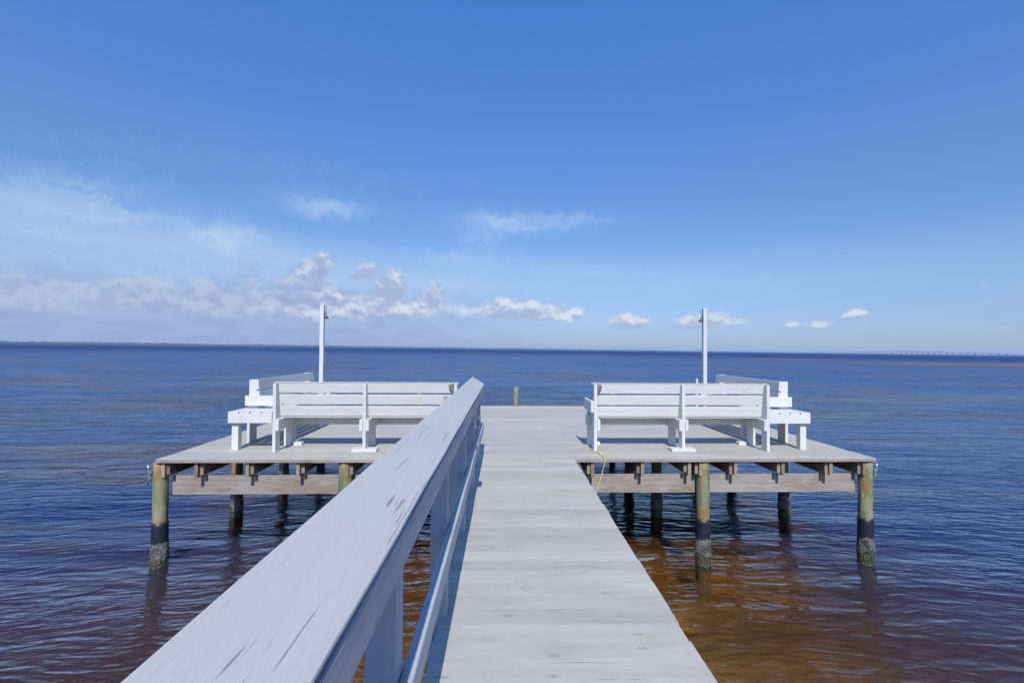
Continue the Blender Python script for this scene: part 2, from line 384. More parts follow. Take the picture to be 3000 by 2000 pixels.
def crust_mat():
    m, t, b, out = newmat('barnacle_crust')
    geo = t.new('ShaderNodeTexCoord').outputs['Object']; gi = t.new('ShaderNodeObjectInfo').outputs['Random']
    p = t.vm('ADD', geo, t.vm('SCALE', (4.1, 2.3, 8.7), gi)); z = t.xyz(geo)[2]
    a = t.noise(p, 9, 5, .6); v = t.new('ShaderNodeTexVoronoi'); t.put(v.inputs['Vector'], p); v.inputs['Scale'].default_value = 60
    c = t.mix(t.ramp(a, .40, .56), (.035, .037, .046, 1), (.155, .148, .135, 1))
    low = t.ramp(t.m('ADD', z, t.m('MULTIPLY', t.m('SUBTRACT', a, .5), .16)), -1.27, -1.30)     # olive slime near the waterline
    c = t.mix(low, c, (.045, .045, .022, 1))
    dots = t.m('MULTIPLY', t.ramp(v.outputs['Distance'], .34, .22), t.m('GREATER_THAN', t.xyz(v.outputs['Color'])[0], .70))
    c = t.mix(dots, c, (.45, .43, .37, 1))
    t.put(b.inputs['Base Color'], c); b.inputs['Roughness'].default_value = .6
    bp = t.new('ShaderNodeBump'); bp.inputs['Strength'].default_value = .8; bp.inputs['Distance'].default_value = .012
    t.put(bp.inputs['Height'], t.m('SUBTRACT', a, v.outputs['Distance'])); t.l.new(bp.outputs[0], b.inputs['Normal'])
    return m
M['crust'] = crust_mat()

# ------------------------------------------------------------------ water and seabed
WZ = -1.41
def axis_vals(lims):
    v = []
    for a, b, n in lims:
        v += [a+(b-a)*i/n for i in range(n)]
    return v
def water_mat():
    m = bpy.data.materials.new('bay_water'); m.use_nodes = True; t = NT(m.node_tree); t.n.clear()
    out = t.new('ShaderNodeOutputMaterial')
    P = t.new('ShaderNodeNewGeometry').outputs['Position']
    x, y, z = t.xyz(P)[:3]
    dist = t.vm('LENGTH', t.vm('MULTIPLY', P, (1, 1, 0)), out=1)
    # crest lines bow around the shallows
    xs = t.m('SUBTRACT', x, 1.0)
    x2 = t.m('MULTIPLY', t.m('MULTIPLY', xs, xs), .022)
    x2 = t.m('MINIMUM', x2, t.m('MULTIPLY_ADD', t.m('ABSOLUTE', xs), .30, -.6)) if False else t.m('MULTIPLY', t.m('SUBTRACT', t.m('SQRT', t.m('MULTIPLY_ADD', xs, t.m('MULTIPLY', xs, .012), 1.0)), 1.0), 3.0)
    yb = t.m('ADD', y, x2)
    q = t.comb(x, yb, 0.)
    wq = t.vm('ADD', q, t.vm('SCALE', t.vm('SUBTRACT', t.noise(q, .7, 2, out=1), (.5, .5, .5)), .45))
    r1 = t.noise(t.vm('MULTIPLY', wq, (1.25, 4.4, 1)), 1.0, 2.5, .5)       # main ripples ~0.4 m crest to crest
    r2 = t.noise(t.vm('MULTIPLY', wq, (4.0, 11.5, 1)), 1.0, 3, .5)
    r3 = t.noise(t.vm('MULTIPLY', q, (12, 26, 1)), 1.0, 2, .5)
    sw = t.noise(t.vm('MULTIPLY', q, (.16, .55, 1)), 1.0, 2, .5)
    # calmer water beside the walkway, where pilings break the chop
    cal = t.m('MULTIPLY', t.m('MULTIPLY', t.ramp(x, .2, 1.0), t.ramp(x, 6.5, 3.0)), t.ramp(y, 8.5, 5.0))
    calm = t.m('SUBTRACT', 1.0, t.m('MULTIPLY', cal, .45))
    gust = t.m('MULTIPLY', t.ramp(t.noise(t.vm('MULTIPLY', P, (.05, .13, 1)), 1, 4, .55), .3, .7, .6, 1.2), t.ramp(t.noise(t.vm('MULTIPLY', P, (.18, .75, 1)), 1, 4, .6), .3, .7, .6, 1.35))
    rid = t.m('POWER', t.m('SUBTRACT', 1.0, t.m('ABSOLUTE', t.m('MULTIPLY_ADD', r1, 2.4, -1.2))), 1.5)
    h = t.m('MULTIPLY_ADD', rid, .026, t.m('MULTIPLY', r1, .038))
    h = t.m('MULTIPLY_ADD', r2, .026, h)
    h = t.m('MULTIPLY_ADD', r3, .0058, h)
    h = t.m('MULTIPLY_ADD', sw, .10, h)
    h = t.m('MULTIPLY', t.m('MULTIPLY', h, calm), gust)
    bp = t.new('ShaderNodeBump'); bp.inputs['Strength'].default_value = 1; bp.inputs['Distance'].default_value = 1.0
    t.put(bp.inputs['Height'], h)
    N = bp.outputs[0]
    fr = t.new('ShaderNodeFresnel'); fr.inputs[0].default_value = 1.333; t.l.new(N, fr.inputs['Normal'])
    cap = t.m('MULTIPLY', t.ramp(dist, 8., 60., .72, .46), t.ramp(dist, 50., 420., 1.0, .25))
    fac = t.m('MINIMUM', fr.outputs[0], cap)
    gl = t.new('ShaderNodeBsdfGlossy'); t.l.new(N, gl.inputs['Normal']); t.put(gl.inputs['Roughness'], t.ramp(dist, 6., 120., .05, .36))
    gl.inputs['Color'].default_value = (.71, .885, 1, 1)
    tr = t.new('ShaderNodeBsdfTransparent'); tr.inputs[0].default_value = (1, 1, 1, 1)
    # open water too deep to see into: tannin brown, scattered sky blue coloured in
    body = t.new('ShaderNodeBsdfDiffuse')
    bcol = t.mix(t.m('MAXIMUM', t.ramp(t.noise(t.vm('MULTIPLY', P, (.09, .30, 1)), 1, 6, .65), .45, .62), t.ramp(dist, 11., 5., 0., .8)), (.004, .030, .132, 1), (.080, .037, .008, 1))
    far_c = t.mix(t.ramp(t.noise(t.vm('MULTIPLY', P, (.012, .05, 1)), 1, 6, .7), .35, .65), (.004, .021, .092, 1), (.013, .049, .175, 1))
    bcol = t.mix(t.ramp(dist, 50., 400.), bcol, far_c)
    # shoal streak of stirred sand far out on the right
    acc = None
    for (bx, by, rx, ry, w_) in ((155, 134, 62, 21, 1.), (118, 186, 42, 18, .8), (85, 236, 44, 18, .5)):
        qq = t.vm('MULTIPLY', t.vm('SUBTRACT', P, (bx, by, WZ)), (1/rx, 1/ry, 0))
        gg = t.m('MULTIPLY', t.m('EXPONENT', t.m('MULTIPLY', t.vm('DOT_PRODUCT', qq, qq, out=1), -1.0)), w_)
        acc = gg if acc is None else t.m('MAXIMUM', acc, gg)
    streak = t.ramp(t.m('ADD', acc, t.m('MULTIPLY', t.m('SUBTRACT', t.noise(t.vm('MULTIPLY', P, (.02, .08, 1)), 1, 4, .6), .5), .7)), .25, .75)
    bcol = t.mix(t.m('MULTIPLY', streak, .9), bcol, (.20, .13, .075, 1))
    t.put(body.inputs['Color'], bcol)
    shoal = t.m('MULTIPLY', t.m('MULTIPLY', t.ramp(x, -3.2, -1.2), t.ramp(x, 5.6, 2.6)), t.ramp(y, 12., 8.5))
    dock_shade = t.m('MULTIPLY', t.m('MULTIPLY', t.ramp(x, -5., -3.8), t.ramp(x, 5.6, 4.6)), t.m('MULTIPLY', t.ramp(y, 6.6, 7.4), t.ramp(y, 14., 12.)))  # under the deck the body colour is left out, painting its shade black
    shoal = t.m('MAXIMUM', shoal, dock_shade)
    deep = t.m('MAXIMUM', t.m('MULTIPLY', t.ramp(dist, 12., 40.), t.m('SUBTRACT', 1., dock_shade)), t.m('SUBTRACT', .60, t.m('MULTIPLY', shoal, .58)))
    rf = t.new('ShaderNodeBsdfRefraction'); rf.inputs['IOR'].default_value = 1.2; rf.inputs['Roughness'].default_value = 0; t.l.new(N, rf.inputs['Normal'])
    tt = t.new('ShaderNodeMixShader'); tt.inputs[0].default_value = .5; t.l.new(tr.outputs[0], tt.inputs[1]); t.l.new(rf.outputs[0], tt.inputs[2])
    under = t.new('ShaderNodeMixShader'); t.put(under.inputs[0], deep); t.l.new(tt.outputs[0], under.inputs[1]); t.l.new(body.outputs[0], under.inputs[2])
    mx = t.new('ShaderNodeMixShader'); t.put(mx.inputs[0], t.m('MULTIPLY', fac, t.m('SUBTRACT', 1.0, t.m('MULTIPLY', streak, .8)))); t.l.new(under.outputs[0], mx.inputs[1]); t.l.new(gl.outputs[0], mx.inputs[2])
    t.l.new(mx.outputs[0], out.inputs[0])
    ab = t.new('ShaderNodeVolumeAbsorption'); ab.inputs['Color'].default_value = (.75, .50, .0, 1); ab.inputs['Density'].default_value = 1.45
    t.l.new(ab.outputs[0], out.inputs['Volume'])
    return m
def build_water():
    bm = bmesh.new()
    ax = [-26000, -9000, -3000, -1000, -300, -100, -40]+[-24+i*2.0 for i in range(25)]+[40, 100, 300, 1000, 3000, 9000, 26000]
    n = len(ax)
    g = [[bm.verts.new((a_, b_, WZ)) for a_ in ax] for b_ in ax]
    for j in range(n-1):
        for i in range(n-1): bm.faces.new((g[j][i], g[j][i+1], g[j+1][i+1], g[j+1][i]))
    bd = g[0]+[g[j][-1] for j in range(1, n)]+g[-1][-2::-1]+[g[j][0] for j in range(n-2, 0, -1)]
    lo = [bm.verts.new((v.co.x, v.co.y, WZ-9)) for v in bd]
    for i in range(len(bd)):
        k = (i+1) % len(bd); bm.faces.new((bd[k], bd[i], lo[i], lo[k]))
    bm.faces.new(lo[::-1])
    bmesh.ops.recalc_face_normals(bm, faces=bm.faces[:])
    me = bpy.data.meshes.new('water'); bm.to_mesh(me); bm.free(); me.materials.append(water_mat())
    o = bpy.data.objects.new('water', me); C.objects.link(o); tag(o, kind='structure')
build_water()
def build_seabed():
    m, t, b, out = newmat('sand_painted_caustics')
    P = t.new('ShaderNodeNewGeometry').outputs['Position']
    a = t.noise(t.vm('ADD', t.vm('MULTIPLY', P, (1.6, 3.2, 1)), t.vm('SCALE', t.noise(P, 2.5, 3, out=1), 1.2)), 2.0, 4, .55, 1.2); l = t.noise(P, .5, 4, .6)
    c = t.mix(t.ramp(a, .35, .7), (.42, .33, .19, 1), (.95, .86, .62, 1))  # pale network stands for caustic light, put into the sand colour
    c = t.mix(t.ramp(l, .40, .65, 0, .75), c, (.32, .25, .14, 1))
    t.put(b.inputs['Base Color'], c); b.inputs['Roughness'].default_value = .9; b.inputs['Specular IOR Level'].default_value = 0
    bm = bmesh.new()
    xs = [-25900, -3000, -400, -80, -30]+[-20+i*.8 for i in range(51)]+[30, 80, 400, 3000, 25900]
    ys = [-25900, -3000, -400, -80, -20]+[-12+i*.8 for i in range(51)]+[40, 80, 400, 3000, 25900]
    def dep(x, y):
        s = .50+.10*max(0, min(1, (y-6)/8))
        s += .50*max(0, min(1, (-x-1.2)/3.5)) + .35*max(0, min(1, (x-3.6)/4)) + 1.2*max(0, min(1, (math.hypot(x, y)-14)/25))
        return s+.06*mnoise.noise(Vector((x*.6, y*.6, 0)))
    g = [[bm.verts.new((x, y, WZ-dep(x, y))) for x in xs] for y in ys]
    for j in range(len(ys)-1):
        for i in range(len(xs)-1): bm.faces.new((g[j][i], g[j][i+1], g[j+1][i+1], g[j+1][i]))
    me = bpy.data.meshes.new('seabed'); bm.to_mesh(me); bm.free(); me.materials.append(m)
    me.polygons.foreach_set('use_smooth', [True]*len(me.polygons))
    o = bpy.data.objects.new('seabed', me); C.objects.link(o); tag(o, kind='structure')
build_seabed()

# ------------------------------------------------------------------ the pier: walkway + platform
pier = thing('pier', 'pale grey painted wooden pier whose walkway opens into a wide platform on pilings', 'pier', (0, 5.95, 0), 'dock')
def inplat(o): return o
PD = (Matrix.Translation((0, -5.95, 0)) @ Matrix.Rotation(R(1.04), 4, 'Z'))   # platform coords -> pier local
# walkway deck (dock frame)
mb = part(pier); y = -4.0; k = 0
while y < 6.0:
    w = .1392
    dz = rnd.uniform(-.0012, .0012)
    mb.box(-.335+rnd.uniform(-.006, .006), .935+rnd.uniform(-.007, .007), y, y+w, -.041+dz-.002, dz-.002, bev=.0004, axis=0)
    y += .1422
mb.build('walkway_deck', M['deck'], pier)
mb = part(pier)
for x0 in (-.24, .28, .80): mb.box(x0, x0+.04, -4, 5.9, -.24, -.045, bev=.003)
mb.build('walkway_stringers', M['joist'], pier)
def pp(mbx, name, mat, smooth=False):
    """build platform-frame geometry as a part of the pier"""
    o = mbx.build(name, mat, pier, smooth=smooth); o.matrix_local = PD; return o
U0, U1, V0, V1 = -4.30, 5.105, 5.955, 11.50
mb = MB(); v = V0; 
while v < V1-.05:
    cuts = [U0+rnd.uniform(-.008, .008)]
    c = U0+rnd.choice((1.22, 2.44, 3.05, 3.66)); cuts.append(c)
    c += rnd.choice((3.05, 3.66, 4.27)); cuts.append(c); cuts.append(U1+rnd.uniform(-.012, .012))
    for a, b_ in zip(cuts, cuts[1:]):
        dz = rnd.uniform(-.001, .001)
        mb.box(a+.0008, b_-.0008, v, min(v+.1394, V1), -.040+dz, dz, bev=.0004, axis=0)
    v += .1422
pp(mb, 'platform_deck', M['deck'])
for a, b_ in ((U0+.003, -.22), (1.045, U1-.003)):
    mb = MB(); mb.box(a, b_, V0-.012, V0-.0005, -.043, -.0035, bev=.002, seg=14, wob=.004); pp(mb, 'edge_board', M['edge'])
# joists, each a doubled board
jl = [-3.79, -3.147, -2.508, -1.884, -1.24, -.60, .05, .67, 1.265, 1.93, 2.56, 3.185, 3.83, 4.485]
def joist_mb(u, side, first=False):
    m_ = MB(); 
    h = rnd.uniform(-.245, -.23); h2 = h+rnd.uniform(.0, .045)
    a, b_ = (-.046, -.002) if side < 0 else (.002, .046)
    m_.box(u+a, u+b_, 5.975, 11.45, h, -.046, bev=.003, axis=1)
    a, b_ = (.002, .044) if side < 0 else (-.044, -.002)
    m_.box(u+a, u+b_, 6.0+rnd.uniform(0, .02), 11.42, h2, -.048, bev=.003, axis=1)
    return m_
for i, u in enumerate(jl+[-4.20, 4.945, 2.712, -1.95]):
    pp(joist_mb(u, 1 if u > .4 else -1), 'joist', M['joist'])
# cross beams resting on the pilings
for v in (6.12, 7.93, 9.63, 11.33):
    for a, b_ in ((-4.20, .2), (.25, 4.96)):
        mb = MB(); mb.box(a, b_, v, v+.042, -.497, -.247, bev=.003, seg=10, wob=.006, axis=0); pp(mb, 'cross_beam', M['beam'])
# ------ pilings
def piling_parts(seed, ztop=-.05, zbot=WZ-1.6, rad=.0835, sleeve=True, crust=True):
    r_ = random.Random(seed)
    def col(z0, z1, nz, r0, amp, seg=28, sc=9., capped=True, sweep=.0):
        m_ = MB(); rings = []
        for i in range(nz+1):
            z = z0+(z1-z0)*i/nz; ring = []
            for k in range(seg):
                a = 2*math.pi*k/seg
                n = mnoise.fractal(Vector((math.cos(a)*sc*.12+seed*3.1, math.sin(a)*sc*.12, z*sc*.35)), 1.0, 2.0, 4)
                rr = r0*(1+.02*(z0-z))+amp*n
                vv = m_.bm.verts.new((math.cos(a)*rr, math.sin(a)*rr, z)); ring.append(vv)
            rings.append(ring)
        for i in range(nz):
            for k in range(seg): m_.bm.faces.new((rings[i][k], rings[i][(k+1) % seg], rings[i+1][(k+1) % seg], rings[i+1][k]))
        m_.bm.faces.new(rings[0]); m_.bm.faces.new(rings[-1][::-1])
        return m_
    res = {'piling': col(ztop, zbot, 26, rad, .007)}
    if sleeve: res['pile_wrap'] = col(-.815, -1.30, 10, rad+.009, .0015)
    if crust:
        m_ = col(-1.075, -1.50, 34, rad+.0125, .007, seg=44, sc=60.)
        # ragged upper rim
        for v in m_.bm.verts:
            if v.co.z > -1.10:
                a = math.atan2(v.co.y, v.co.x); v.co.z += .045*mnoise.noise(Vector((math.cos(a)*3, math.sin(a)*3, seed)))
                v.co.x *= .965; v.co.y *= .965
        # barnacles
        for _ in range(110):
            a = r_.uniform(0, 2*math.pi); z = -1.16-abs(r_.gauss(0, .11)); rr = rad+.016; s = r_.uniform(.003, .0085)
            c = Vector((math.cos(a)*rr, math.sin(a)*rr, z)); nrm = Vector((math.cos(a), math.sin(a), .1)); tg = Vector((-math.sin(a), math.cos(a), 0)); b3 = nrm.cross(tg)
            bot = [m_.bm.verts.new(c+(tg*math.cos(q)+b3*math.sin(q))*s*1.3-nrm*.006) for q in (0, 1.26, 2.51, 3.77, 5.03)]
            top = [m_.bm.verts.new(c+(tg*math.cos(q)+b3*math.sin(q))*s*.6+nrm*s*1.2) for q in (0, 1.26, 2.51, 3.77, 5.03)]
            for i in range(5): m_.bm.faces.new((bot[i], bot[(i+1) % 5], top[(i+1) % 5], top[i]))
            m_.bm.faces.new(top)
        res['barnacle_crust'] = m_
    return res
def make_piling(seed, parent, **kw):
    pr = piling_parts(seed, **kw)
    root = pr['piling'].build('piling', M['piling'], parent, smooth=True)
    if 'pile_wrap' in pr: pr['pile_wrap'].build('pile_wrap', M['sleeve'], root, smooth=True)
    if 'barnacle_crust' in pr: pr['barnacle_crust'].build('barnacle_crust', M['crust'], root, smooth=False)
    return root
protos = [make_piling(i+1, pier) for i in range(3)]
spots = []
for v, us in ((6.05, (-4.30, -1.95, 2.796, 5.04)), (7.83, (-4.32, -2.0, 2.80, 5.06)), (9.55, (-4.33, -2.0, 2.83, 5.02)), (11.3, (-4.25, 5.0))):
    for u in us: spots.append((u, v, 'p'))
for x_, y_ in ((-.13, 3.6), (.70, 3.6), (-.13, .8), (.70, .8), (-.13, -2.2), (.70, -2.2)): spots.append((x_, y_, 'd'))
for i, (u, v, fr) in enumerate(spots):
    pr = protos[i] if i < 3 else clone(protos[i % 3], pier)
    loc = PD @ Vector((u, v, 0)) if fr == 'p' else Vector((u, v-5.95, 0))
    pr.matrix_local = Matrix.Translation(loc) @ Matrix.Rotation(i*1.7+.4, 4, 'Z')
    if v == 6.05 and u < -4: pr.rotation_euler.x = 0

# ------ the three pilings that rise past the outer edge
tops = [('lone weathered piling top rising above the far platform edge in open view past the walkway', .518, .464),
        ('weathered piling top at the far edge hidden behind the left slatted bench back', -1.925, .37),
        ('weathered piling top at the far edge hidden behind the right slatted bench back', 3.0, .37)]
for i, (lab, u, zt) in enumerate(tops):
    t_ = thing('mooring_piling', lab, 'piling', (u, 11.60, WZ), 'plat', 'pilings rising past the outer platform edge')
    pr = piling_parts(20+i, ztop=zt, rad=.066)
    for nm, mt in (('shaft', 'piling'), ('pile_wrap', 'sleeve'), ('barnacle_crust', 'crust')):
        key = 'piling' if nm == 'shaft' else nm
        o = pr[key].build(nm, M[mt], t_, smooth=nm != 'barnacle_crust')
        o.location = (0, 0, -WZ)
        if nm != 'shaft': o.location.z += 0

# ------------------------------------------------------------------ railing on the left of the walkway
rail = thing('railing', 'white painted wooden railing with slanted cap board along the left of the walkway', 'railing', (-.33, 5.95, 0), 'dock')
YE = 5.95; YS = -2.4
ca = math.atan2(.093, .1555)      # cap leans towards the walkway
capw, capt = .183, .037
mb = part(rail)
ctr = Vector(((-.404-.2485)/2, 0, (1.068+.975)/2))
nrm = Vector((math.sin(ca), 0, math.cos(ca)))
cc = ctr-nrm*capt/2
rotc = Matrix.Rotation(ca, 3, 'Y')
mb.box(cc.x-capw/2, cc.x+capw/2, YS, YE, cc.z-capt/2, cc.z+capt/2, rot=rotc, piv=(cc.x, (YS+YE)/2, cc.z), bev=.004, seg=40, wob=.0035, axis=1)
mb.build('cap_board', M['cap'], rail)
mb = part(rail); mb.box(-.290, -.2525, YS, 3.02, .853, .948, bev=.004, seg=24, wob=.003, axis=1); mb.box(-.290, -.2505, 3.026, YE-.01, .856, .952, bev=.004, seg=14, wob=.003, axis=1)
mb.build('upper_rail', M['rail'], rail)
mb = part(rail); mb.box(-.289, -.2495, YS, 3.92, .368, .472, bev=.004, seg=24, wob=.003, axis=1); mb.box(-.289, -.252, 3.935, YE, .368, .474, bev=.004, seg=10, wob=.002, axis=1)
mb.build('lower_rail', M['rail'], rail)
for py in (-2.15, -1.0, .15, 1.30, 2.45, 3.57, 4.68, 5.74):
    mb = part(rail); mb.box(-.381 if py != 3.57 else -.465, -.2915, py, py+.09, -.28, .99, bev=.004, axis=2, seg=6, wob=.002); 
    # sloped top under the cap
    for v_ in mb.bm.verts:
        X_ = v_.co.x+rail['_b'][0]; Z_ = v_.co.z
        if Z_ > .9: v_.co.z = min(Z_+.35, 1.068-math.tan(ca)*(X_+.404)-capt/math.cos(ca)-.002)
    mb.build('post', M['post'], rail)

# small polished holder on the inner face of the railing
h_ = thing('steel_holder', 'small polished steel ring holder fixed to the inner side of the railing', 'holder', (-.2505, 4.15, .80), 'dock')
mb = part(h_); pts = []
for k in range(15):
    a = -math.pi/2+math.pi*k/14
    pts.append((-.2505+.052*math.cos(a)**.6 if math.cos(a) > 0 else -.2505, 4.15, .765+.052*math.sin(a)))
for i in range(14):
    a, b_ = Vector(pts[i]), Vector(pts[i+1])
    for dy in (0,):
        vs = [mb.bm.verts.new(Vector(p)-Vector(h_['_b'])) for p in ((a.x, 4.08, a.z), (b_.x, 4.08, b_.z), (b_.x, 4.20, b_.z), (a.x, 4.20, a.z))]
        mb.bm.faces.new(vs)
bmesh.ops.remove_doubles(mb.bm, verts=mb.bm.verts[:], dist=1e-5)
o = mb.build('band', M['steel'], h_, smooth=True); sm = o.modifiers.new('th', 'SOLIDIFY'); sm.thickness = .004
mb = part(h_); mb.box(-.2505, -.2465, 4.125, 4.175, .70, .862, bev=.001); mb.build('back_plate', M['steel'], h_)

# ------------------------------------------------------------------ benches
MIR = .43
def bench_near(sgn, label):
    """slatted bench with its back to the near edge. sgn -1 = left one, +1 = mirrored right one; built in u' = distance outward from MIR"""
    root = thing('bench', label, 'bench', (MIR+sgn*2.2, 6.6, 0), 'plat', 'slatted benches with their backs to the near edge')
    def X(a): return MIR+sgn*a
    def bx(m_, a0, a1, *r, **k): m_.box(min(X(a0), X(a1)), max(X(a0), X(a1)), *r, **k)
    A0, A1 = .958, 3.47
    posts = (.958, 2.21, 3.43)
    for j, a in enumerate(posts):
        mb = part(root); w = .043
        prof = [(6.35, 0), (6.49, 0), (6.49, .45), (6.42, .94), (6.35, .94)]
        x0, x1 = sorted((X(a), X(a+w))); mb.prism(prof, 0, x0, x1); mb.build('support_post', M['bench'], root)
        # paired seat braces clasp the post
        if j != 0: mb = part(root); bx(mb, a-.0435, a-.0015, 6.342, 6.86, .292, .447, bev=.003, axis=1); mb.build('seat_brace', M['bench'], root)
        if j != 2: mb = part(root); bx(mb, a+w+.0015, a+w+.0435, 6.342, 6.86, .292, .447, bev=.003, axis=1); mb.build('seat_brace', M['bench'], root)
        # front leg and feet
        mb = part(root)
        if j == 0: bx(mb, a-.002, a+.062, 6.76, 6.85, 0, .56, bev=.003, axis=2)
        else: bx(mb, a-.01, a+.078, 6.77, 6.858, 0, .291, bev=.003, axis=2)
        mb.build('leg', M['bench'], root)
        if j == 1: mb = part(root); bx(mb, a-.15, a+.19, 6.335, 6.50, .0, .042, bev=.004); mb.build('foot_plate', M['bench'], root)
        else:
            mb = part(root)
            if j == 0: bx(mb, a+.07, a+.19, 6.80, 6.90, 0, .045, bev=.003)
            else: bx(mb, a-.17, a-.055, 6.785, 6.88, 0, .045, bev=.003)
            mb.build('foot_plate', M['bench'], root)
    # backrest: three boards leaning back on the slanted posts
    mb = part(root); lean = Matrix.Rotation(math.atan2(.07, .49), 3, 'X')
    lo_, hi_ = sorted((X(A0-.02), X(A1+.005)))
    for (z0, z1, cut) in ((.474, .616, 0), (.641, .781, .035), (.806, .944, .085)):
        ym = 6.49-.07*((z0+z1)/2-.45)/.49
        a, b_ = (lo_+ (cut if sgn > 0 else 0)), (hi_-(cut if sgn < 0 else 0))
        mb.box(a, b_, ym+.003, ym+.041, z0, z1, rot=lean, bev=.004, seg=10, wob=.003, axis=0)
    mb.box(lo_-.004, hi_+.002, 6.418, 6.455, .9455, .955, bev=.002, axis=0)
    mb.build('backrest', M['bench'], root)
    mb = part(root); x0, x1 = sorted((X(A0+.045), X(A0+.12))); mb.prism([(x0, .78), (x1, .88), (x1, .93), (x0, .935)] if sgn > 0 else [(x0, .88), (x1, .78), (x1, .935), (x0, .93)], 1, 6.40, 6.416); mb.build('shade_wedge', M['shade_wedge'], root)  # dark wedge added to stand for the shaded corner of the back
    # seat
    mb = part(root)
    for k in range(3): mb.box(lo_, hi_, 6.512+k*.134, 6.512+k*.134+.124, .449, .487 if k else .462, bev=.003, axis=0) if False else mb.box(lo_+.01*k, hi_, 6.50+k*.133, 6.50+k*.133+.124, .449, .463, bev=.003, axis=0)
    mb.build('seat', M['bench'], root)
    mb = part(root); mb.box(lo_+.006, hi_-.006, 6.862, 6.90, .298, .447, bev=.003, axis=0); mb.build('apron', M['bench'], root)
    # armrest at the walkway end
    mb = part(root); bx(mb, .913, .9565, 6.352, 6.86, .548, .705, bev=.004, axis=1); mb.build('armrest', M['bench'], root)
    return root
bench_near(-1, 'long white slatted bench left of the walkway, back towards the camera, partly behind the railing')
bench_near(+1, 'white slatted bench right of the walkway with yellow rope tied at its foot')
def bench_side(sgn, label):
    root = thing('side_bench', label, 'bench', (MIR+sgn*3.8, 7.6, 0), 'plat', 'taller benches along the outer sides of the platform')
    def X(a): return MIR+sgn*a
    def bx(m_, a0, a1, *r, **k): m_.box(min(X(a0), X(a1)), max(X(a0), X(a1)), *r, **k)
    S0, S1 = 3.515, 4.11      # inner and outer side of the seat
    V0_, V1_ = 6.42, 8.95
    mb = part(root)
    w = .1385; g = (S1-S0-4*w)/3
    for k in range(4): bx(mb, S0+k*(w+g), S0+k*(w+g)+w, V0_+.042, V1_, .503, .541, bev=.003, axis=1)
    mb.build('seat', M['bench'], root)
    mb = part(root)
    # front apron, notched by the slat gaps
    bx(mb, S0, S1+.003, V0_, V0_+.038, .385, .512, bev=.003, axis=0)
    for k in range(4): bx(mb, S0+k*(w+g)+.0015, S0+k*(w+g)+w+.0005, V0_+.001, V0_+.0405, .511, .543, bev=.002, axis=0)
    mb.build('end_apron', M['bench'], root)
    for nm, a0, a1 in (('side_apron', S0+.001, S0+.039), ('side_apron', S1-.039, S1-.001)):
        mb = part(root); bx(mb, a0, a1, V0_+.045, V1_-.04, .386, .501, bev=.003, axis=1); mb.build(nm, M['bench'], root)
    for a, v, wx, wy in ((S1-.115, 6.47, .09, .09), (S0+.06, 6.47, .09, .09), (S1-.01, 6.98, .05, .19), (S0+.04, 7.2, .09, .09), (S1-.10, 8.75, .09, .09), (S0+.04, 8.3, .09, .09)):
        if a < S0+.1 and v < 6.6: continue
        mb = part(root); bx(mb, a, a+wx, v, v+wy, 0, .385 if wy < .1 else .50, bev=.003, axis=2, seg=3); mb.build('leg', M['bench'], root)
    # inner leg close to the other bench
    for v in (6.80, 8.72):
        mb = part(root)
        pr = [(S1-.09, .545), (S1+.03-.125+.09, .545), (S1-.0, .96), (S1-.09, .962)]
        # profile across: outer edge vertical, inner edge slanted
        outer, inb, intp = S1-.08, S1-.205, S1-.175
        P_ = [(X(outer), .45), (X(outer), .958), (X(intp), .962), (X(inb), .55), (X(inb), .45)]
        mb.prism(P_, 1, v, v+.042); mb.build('back_support', M['bench'], root)
    mb = part(root)
    ang = math.atan2(.03, .42)
    for z0, z1 in ((.655, .795), (.815, .962)):
        zc = (z0+z1)/2; a = S1-.205+.03*(zc-.55)/.41
        rot = Matrix.Rotation(ang*sgn, 3, 'Y')
        x0, x1 = sorted((X(a-.040), X(a-.002)))
        mb.box(x0, x1, 6.795, 8.80, z0, z1, rot=rot, bev=.003, axis=1, seg=8, wob=.002)
    mb.build('backrest', M['bench'], root)
    for v in (6.755, 8.66):
        mb = part(root); bx(mb, S0+.03, S1-.045, v, v+.042, .582, .728, bev=.003, axis=0); mb.build('armrest', M['bench'], root)
        mb = part(root); bx(mb, S0+.0, S0+.05, v-.045, v-.002, .48, .66, bev=.003, axis=2); mb.build('arm_support', M['bench'], root)
    return root
bench_side(-1, 'taller white bench along the left outer side of the platform, end boards facing the camera')
bench_side(+1, 'taller white bench along the right outer side of the platform, end boards facing the camera')

# ------------------------------------------------------------------ tall poles at the far corners
def pole(u, v, sgn, label):
    t_ = thing('tall_post', label, 'post', (u, v, 0), 'plat', 'tall white posts at the far corners')
    mb = part(t_); mb.box(u-.047, u+.047, v, v+.093, -.9, 2.475, bev=.006, axis=2, seg=12, wob=.004); mb.build('shaft', M['pole'], t_)
    # wire loop with a small cone-shaped fitting on the inner side near the top
    s = -sgn; x = u+s*.047
    mb = part(t_); mb.tube([(x, v+.045, 2.44), (x+s*.045, v+.045, 2.445), (x+s*.052, v+.045, 2.40), (x+s*.035, v+.045, 2.30), (x+s*.012, v+.045, 2.27), (x, v+.045, 2.25)], .005, 6)
    mb.build('wire_loop', M['darkmetal'], t_, smooth=True)
    mb = part(t_); mb.tube([(x+s*.018, v+.045, 2.29), (x+s*.02, v+.045, 2.265), (x+s*.03, v+.045, 2.20), (x+s*.045, v+.045, 2.15), (x+s*.045, v+.045, 2.14)], [.012, .016, .035, .062, .055], 12)
    mb.build('cone_fitting', M['darkmetal'], t_, smooth=True)
pole(-4.235, 11.2, -1, 'tall square white post at the far left corner of the platform')
pole(5.235, 11.2, +1, 'tall square white post at the far right corner of the platform')
